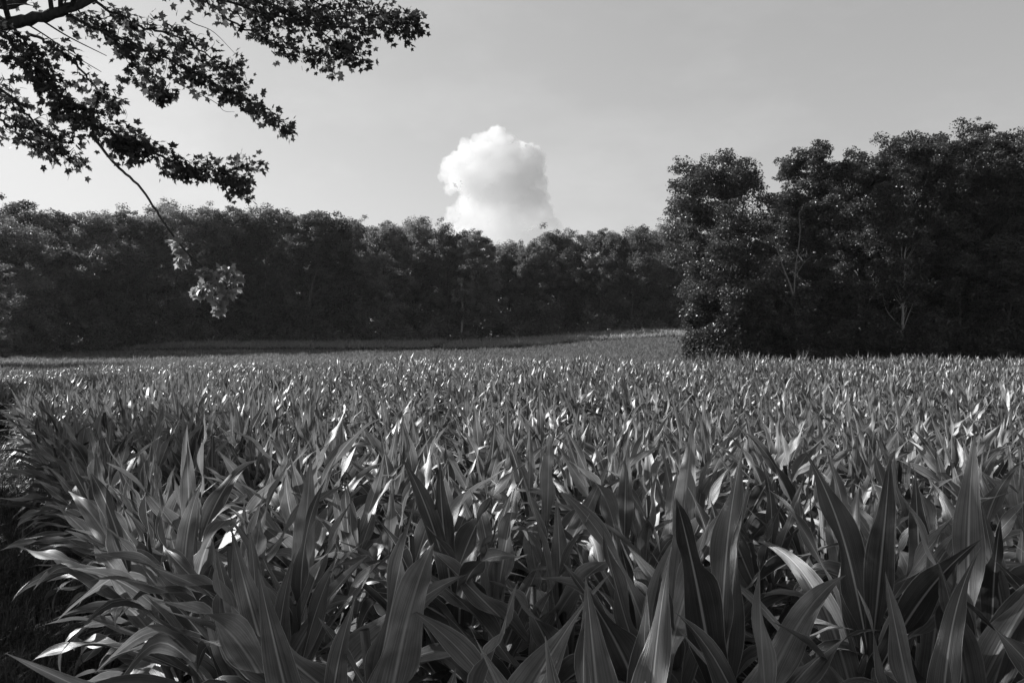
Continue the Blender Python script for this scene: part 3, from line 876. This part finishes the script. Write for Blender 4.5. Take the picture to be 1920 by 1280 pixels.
# thick bough crossing the corner, from the trunk
L1 = limb_path([(-7.0, 5.15, 3.4), pt(-160, 70, 5.8), pt(0, 45, 5.6), pt(60, 36, 5.6), pt(120, 18, 5.6), pt(175, -6, 5.7), pt(300, -70, 5.9), pt(480, -90, 6.2)], .056, .020, 30)
L0 = limb_path([(-7.0, 5.15, 4.3), pt(-120, -20, 6.2), pt(0, 8, 6.2), pt(60, -10, 6.3), pt(160, -60, 6.5)], .06, .02)

def spray(ctrl, hw, n_tw, size=.042, leaves=(4, 7), r0=.012, depth=.45, seed=0, acc=leafacc, tw=twig, bias=0.0):
    """a leafy bough along a path given as (px, py, dist); hw: half width in metres (start, end)"""
    rng = np.random.default_rng(seed)
    P = bez([pt(*c) if len(c) == 3 and abs(c[1]) > 20 or True else c for c in ctrl], 40)
    P += rng.normal(0, .008, P.shape)
    V, Fq = tube(P - MB, np.linspace(r0, .0025, 40), 5); tw.add(V, Fq)
    cens = []; dirs = []
    T = np.gradient(P, axis=0); T /= np.linalg.norm(T, axis=1)[:, None]
    for k in range(int(n_tw * .88)):
        f = rng.random() ** .85
        i = min(39, int(f * 39.9))
        b = P[i]; t = T[i]
        w = np.interp(f, np.linspace(0, 1, len(hw)), hw)
        sd_ = rng.normal(0, 1, 3); sd_ -= sd_.dot(t) * t; sd_ /= np.linalg.norm(sd_)
        off = np.array([sd_[0] * 1.0, sd_[1] * depth / max(w, .05) * .6, sd_[2] * .9 + bias])
        ln = w * .58 * rng.random() ** .6
        e = b + off * ln + t * rng.uniform(.0, .16) * (1 - f)
        midp = (b + e) / 2 + np.array([0, 0, .02]) + rng.normal(0, .02, 3)
        Q = bez([b, midp, e], 6)
        V, Fq = tube(Q - MB, np.linspace(.0035, .0013, 6), 3); tw.add(V, Fq)
        d0 = e - b; d0 /= np.linalg.norm(d0) + 1e-6
        for q in range(rng.integers(*leaves)):
            g = rng.uniform(.35, 1.0)
            p0 = Q[min(5, int(g * 5.9))]
            dd = d0 * .5 + t * .5 + rng.normal(0, .55, 3) + np.array([0, 0, -.35])
            dd /= np.linalg.norm(dd)
            p1 = p0 + dd * rng.uniform(.03, .08)
            cens.append(p1 - MB); dirs.append(dd)
    V, Ft, r = maple_leaves(rng, np.array(cens), np.array(dirs), size)
    acc.add(V, Ft, None, r)

# A: upper mass running right, out of the top border
spray([(240, -60, 6.0), (380, -10, 6.0), (520, 30, 6.1), (640, 50, 6.2), (735, 50, 6.3), (778, 46, 6.3)], (.20, .30, .30, .25, .12), 170, seed=1)
spray([(380, -60, 6.4), (500, 10, 6.4), (610, 66, 6.4), (695, 122, 6.4)], (.26, .32, .24, .07), 120, seed=2)
spray([(450, -60, 6.8), (560, -10, 6.8), (640, 20, 6.7), (730, 30, 6.6)], (.3, .35, .3, .08), 120, seed=3)
spray([(330, -70, 6.6), (420, 30, 6.4), (520, 80, 6.3), (620, 120, 6.3)], (.26, .26, .2, .08), 80, seed=4)
# B: middle bough
spray([(110, 22, 5.6), (200, 60, 5.7), (280, 95, 5.8), (370, 140, 5.9), (455, 180, 6.0), (535, 238, 6.0)], (.10, .22, .26, .20, .15, .06), 150, seed=5)
spray([(170, 0, 6.0), (260, 50, 6.0), (330, 70, 6.1), (420, 120, 6.2), (455, 145, 6.2)], (.14, .24, .22, .1), 80, seed=6)
spray([(50, 60, 5.6), (110, 90, 5.6), (160, 140, 5.6), (195, 180, 5.7), (230, 186, 5.7)], (.05, .16, .15, .06), 38, seed=7)
spray([(200, 60, 5.6), (250, 120, 5.7), (290, 160, 5.7), (320, 176, 5.8)], (.12, .2, .15, .05), 45, seed=8)
# C: lower left bough
spray([(-60, 20, 5.4), (20, 80, 5.4), (75, 130, 5.4), (120, 195, 5.4), (190, 245, 5.5), (260, 285, 5.5)], (.22, .2, .19, .19, .18, .13), 210, seed=9)
spray([(190, 240, 5.5), (270, 275, 5.5), (340, 310, 5.6), (395, 320, 5.6), (452, 338, 5.6)], (.12, .16, .15, .11, .05), 105, seed=10)
spray([(-60, 120, 5.7), (20, 180, 5.7), (70, 240, 5.7), (110, 280, 5.7), (150, 310, 5.8)], (.22, .22, .2, .12, .05), 62, seed=11)
spray([(-80, 190, 5.5), (0, 225, 5.5), (50, 260, 5.5), (100, 290, 5.5)], (.2, .2, .14, .05), 40, seed=12)
spray([(400, 332, 5.6), (440, 316, 5.6), (480, 304, 5.6)], (.04, .05, .04), 12, seed=13)
spray([(415, 338, 5.6), (440, 352, 5.6), (455, 366, 5.6)], (.05, .05, .04), 10, seed=14)
spray([(30, 10, 6.6), (90, -10, 6.6), (170, 30, 6.6), (240, 30, 6.6)], (.1, .12, .12, .06), 26, seed=15)
# outside the frame: the rest of the crown, shading the front of the field
def crown_mass(n, seed):
    rng = np.random.default_rng(seed)
    blobs = []
    for k in range(50):
        c = np.array([rng.uniform(-10.5, -3.0), rng.uniform(2.5, 9.5), rng.uniform(4.6, 9.5)])
        if (c[0] / c[1]) > -.82 and (c[2] - EYE) / c[1] < .57: continue
        blobs.append((c, rng.uniform(.6, 1.1)))
    for k in range(75):           # boughs above the frame
        hs_ = rng.uniform(5.0, 11.5)
        c = np.array([rng.uniform(-1.8, 4.4) - .906 * hs_, rng.uniform(1.0, 3.0) + .42 * hs_, 1.3 + .53 * hs_ + rng.uniform(-.4, .7)])
        if (c[2] - EYE) / c[1] < .52 and c[0] / c[1] > -.78: continue
        blobs.append((c, rng.uniform(.5, .9)))
    # leave the gap through which the sun reaches the hanging leaf cluster
    q0 = pt(405, 530, 5.12); sv = np.array(sun_vec)
    blobs = [(c, r) for c, r in blobs if np.linalg.norm((c - q0) - sv * np.dot(c - q0, sv)) > r + .45]
    cens = []; dirs = []
    for c, r in blobs:
        m = int(n / len(blobs) * r)
        o = rng.normal(0, .45, (m, 3)) * r; o[:, 2] *= .6
        cens.append(c + o - MB)
        d = rng.normal(0, .6, (m, 3)) + np.array([.4, -.1, -.4]); dirs.append(d)
        src = L1[rng.integers(8, 28)] if c[0] > -3 else trunk[rng.integers(10, 19)] + MB
        P = bez([src, (src + c) / 2 + np.array([0, 0, .2]), c], 8)
        V, Fq = tube(P - MB, np.linspace(.02, .006, 8), 4); limb.add(V, Fq)
    V, Ft, r = maple_leaves(rng, np.concatenate(cens), np.concatenate(dirs), .085)
    leafacc.add(V, Ft, None, r)
crown_mass(9000, 99)

# bare thin twigs dangling under the bough
def thin(ctrl, r=.0035):
    P = bez([pt(*c) for c in ctrl], 14); V, Fq = tube(P - MB, np.linspace(r, r * .35, 14), 4); twig.add(V, Fq)
thin([(105, 255, 5.4), (118, 285, 5.4), (122, 310, 5.4), (130, 325, 5.4), (127, 338, 5.4)], .003)
thin([(110, 265, 5.4), (122, 285, 5.4), (132, 298, 5.4)], .002)
thin([(52, 46, 5.6), (90, 70, 5.6), (140, 105, 5.7), (190, 135, 5.7)], .006)
thin([(78, 38, 5.6), (130, 70, 5.7), (200, 105, 5.8)], .007)
thin([(330, 155, 5.9), (400, 190, 5.9), (420, 208, 5.9), (440, 210, 5.9)], .003)
thin([(370, 150, 5.9), (420, 180, 5.9), (440, 196, 5.9)], .003)
thin([(235, 205, 5.7), (238, 218, 5.7), (230, 232, 5.7)], .0018)
thin([(0, 210, 5.5), (60, 245, 5.5), (100, 280, 5.5)], .005)
thin([(0, 12, 5.9), (40, 8, 5.9), (75, 14, 5.9)], .006)
thin([(350, 35, 6.0), (365, 45, 6.0), (400, 60, 6.0), (440, 100, 6.0)], .004)
# link boughs to the big limbs
for a, b in [((-60, 20, 5.4), (-100, 55, 5.7)), ((-60, 120, 5.7), (-170, 40, 5.8)), ((-80, 190, 5.5), (-200, 60, 5.8)), ((380, -60, 6.4), (300, -72, 5.9)), ((450, -60, 6.8), (330, -75, 6.0)), ((330, -70, 6.6), (290, -66, 5.9))]:
    P = bez([pt(*b), (pt(*a) + pt(*b)) / 2 + np.array([0, 0, .05]), pt(*a)], 8); V, Fq = tube(P - MB, np.linspace(.02, .011, 8), 5); limb.add(V, Fq)
add_obj('limb', limb.mesh('limb', M_DARK_BARK), maple_root)
add_obj('twig', twig.mesh('twig', M_DARK_BARK), maple_root)
add_obj('crown', leafacc.mesh('crown', M_MAPLE_LEAF, smooth=False), maple_root)
# hanging twig with two leaf clusters
hang = Acc(); hl = Acc()
limb_path([pt(180, 262, 5.5), pt(207, 298, 5.45), pt(232, 322, 5.4), pt(262, 350, 5.35), pt(290, 392, 5.3), pt(318, 432, 5.25), pt(348, 470, 5.2), pt(388, 507, 5.15)], .0105, .0055, 30, hang)
hobj = add_obj('hanging_twig', hang.mesh('hanging_twig', M_DARK_BARK), maple_root)
def cluster(px, py, d, rx, rz, n, seed, size):
    rng = np.random.default_rng(seed)
    c = pt(px, py, d)
    o = rng.normal(0, 1, (n, 3)); o /= np.linalg.norm(o, axis=1)[:, None]; o *= (rng.random(n) ** .45)[:, None]
    cens = c + o * np.array([rx, rx * .8, rz])
    dirs = o * np.array([.8, .8, .4]) + rng.normal(0, .4, (n, 3)) + np.array([.05, 0, -.75])
    V, Ft, r = maple_leaves(rng, cens - MB, dirs, size); hl.add(V, Ft, None, r)
for q, (cx_, cy_, r_, n_) in enumerate([(388, 512, .05, 26), (425, 506, .065, 38), (442, 524, .045, 22), (400, 530, .08, 50), (374, 545, .05, 26), (412, 558, .06, 32), (408, 577, .035, 16), (434, 545, .045, 16)]):
    cluster(cx_, cy_, 5.12, r_, r_ * .8, n_, 20 + q, .042)
cluster(343, 487, 5.2, .05, .06, 24, 3, .04)
cluster(330, 448, 5.24, .035, .05, 16, 4, .04)
cluster(337, 468, 5.2, .04, .05, 14, 5, .04)
M_SUNLIT_LEAF = leaf_material('sunlit_maple_leaf', .12, .26, rough=.4, spec=.5, trans=.45, tcol=2.0)  # sunlight on the hanging leaves put into a paler, more translucent tone
add_obj('leaves', hl.mesh('leaves', M_SUNLIT_LEAF, smooth=False), hobj)

# a second tree outside the left border, whose shadow lies over the verge and the left corner of the corn
far_v = tree_meshes(M_GROVE_LEAF, M_BARK, 777, 11.0, 3.6, P_HIGH, nleaf=16000, leaf=.22, trunk_r=.2, low=.3, crad=.24)
tree_obj('verge_tree', far_v, (-27.5, 31.0, -.8), 0, (1, 1, 1), 'tree on the grass verge just outside the left border', 'tree')
tree_obj('verge_tree', far_v, (-10.6, 9.4, -.4), 4.0, (.55, .55, .62), 'small verge tree outside the left border, nearest to the viewer', 'tree')

tree_obj('verge_tree', far_v, (-13.6, 12.8, -.3), 1.0, (.6, .6, .66), 'verge tree outside the left border, between the small and the large one', 'tree')

# ------------------------------------------------------------------ cumulus cloud, three kilometres off
def build_cloud():
    D = 3000.0; m = D / F_PX
    rng = np.random.default_rng(12)
    puffs = [  # px, py, radius px
        (930, 262, 24), (905, 272, 22), (950, 275, 26), (880, 290, 26), (975, 290, 28), (998, 300, 26), (915, 300, 34), (945, 315, 45),
        (860, 305, 22), (845, 310, 20), (838, 330, 15), (985, 330, 36), (900, 330, 40), (865, 335, 26), (1005, 350, 22), (960, 360, 48),
        (890, 370, 30), (920, 380, 40), (985, 385, 40), (870, 385, 16), (852, 400, 16), (845, 420, 18), (880, 410, 28), (930, 420, 45),
        (990, 420, 42), (1020, 430, 28), (1040, 450, 24), (900, 450, 45), (960, 470, 60), (1010, 470, 50), (860, 450, 34), (1052, 462, 26), (1034, 425, 18), (1020, 395, 20), (845, 355, 12), (930, 244, 11)]
    acc = Acc()
    import bmesh
    bm = bmesh.new()
    bmesh.ops.create_icosphere(bm, subdivisions=2, radius=1.0)
    SV = np.array([v.co[:] for v in bm.verts]); SF = np.array([[v.index for v in f.verts] for f in bm.faces]); bm.free()
    def ball(c, r):
        acc.add(SV * r + c, SF)
    for px, py, r in puffs:
        c = pt(px, py, D + rng.normal(0, 25)); r_ = r * m
        ball(c, r_)
        for q in range(34):
            v = rng.normal(0, 1, 3); v /= np.linalg.norm(v)
            rr = r_ * (.10 + .32 * rng.random() ** 2)
            ball(c + v * r_ * (1.0 - rr / r_ * .35), rr)
    base = pt(940, 400, D)
    for a in acc.V: a -= base
    me = acc.mesh('cloud', None)
    o = add_obj('cloud', me, None, base)
    rm = o.modifiers.new('remesh', 'REMESH'); rm.mode = 'VOXEL'; rm.voxel_size = 2.6; rm.use_smooth_shade = True
    for sc_, st in ((45, 20), (15, 13), (6, 6)):
        tx = bpy.data.textures.new('cloud_noise', 'CLOUDS'); tx.noise_scale = sc_; tx.noise_depth = 2
        dm = o.modifiers.new('displace', 'DISPLACE'); dm.texture = tx; dm.strength = st; dm.mid_level = .5; dm.texture_coords = 'LOCAL'
    mat, n, out = new_mat('cloud_vapour')
    pv = nd(n, 'ShaderNodeVolumePrincipled'); pv.inputs['Color'].default_value = (.90, .90, .90, 1); pv.inputs['Anisotropy'].default_value = .25
    tcn = nd(n, 'ShaderNodeTexCoord'); sx = nd(n, 'ShaderNodeSeparateXYZ'); n.links.new(tcn.outputs['Object'], sx.inputs[0])
    fr = nd(n, 'ShaderNodeMapRange', interpolation_type='SMOOTHSTEP'); fr.inputs['From Min'].default_value = -110; fr.inputs['From Max'].default_value = 150
    fr.inputs['To Min'].default_value = .0055; fr.inputs['To Max'].default_value = .015
    n.links.new(sx.outputs[2], fr.inputs['Value']); n.links.new(fr.outputs[0], pv.inputs['Density'])
    n.links.new(pv.outputs[0], out.inputs['Volume'])
    me.materials.clear(); me.materials.append(mat)
    tag(o, 'single towering white cumulus cloud above the far wood', 'cloud')
build_cloud()

# ------------------------------------------------------------------ thin summer haze
HAZE = 0.00008
def build_haze():
    x0, x1, y0, y1, z0, z1 = -4600, 4600, -90, 2550, -3.2, 40
    V = [(x0, y0, z0), (x1, y0, z0), (x1, y1, z0), (x0, y1, z0), (x0, y0, z1), (x1, y0, z1), (x1, y1, z1), (x0, y1, z1)]
    Fq = [(0, 3, 2, 1), (4, 5, 6, 7), (0, 1, 5, 4), (1, 2, 6, 5), (2, 3, 7, 6), (3, 0, 4, 7)]
    mat, n, out = new_mat('haze')
    pv = nd(n, 'ShaderNodeVolumePrincipled'); pv.inputs['Color'].default_value = (.90, .90, .90, 1); pv.inputs['Density'].default_value = HAZE; pv.inputs['Anisotropy'].default_value = .3
    n.links.new(pv.outputs[0], out.inputs['Volume'])
    o = add_obj('haze', make_mesh('haze', V, [Fq], mat, smooth=False))
    tag(o, 'thin bright summer haze lying over the field', 'haze', kind='stuff')
build_haze()
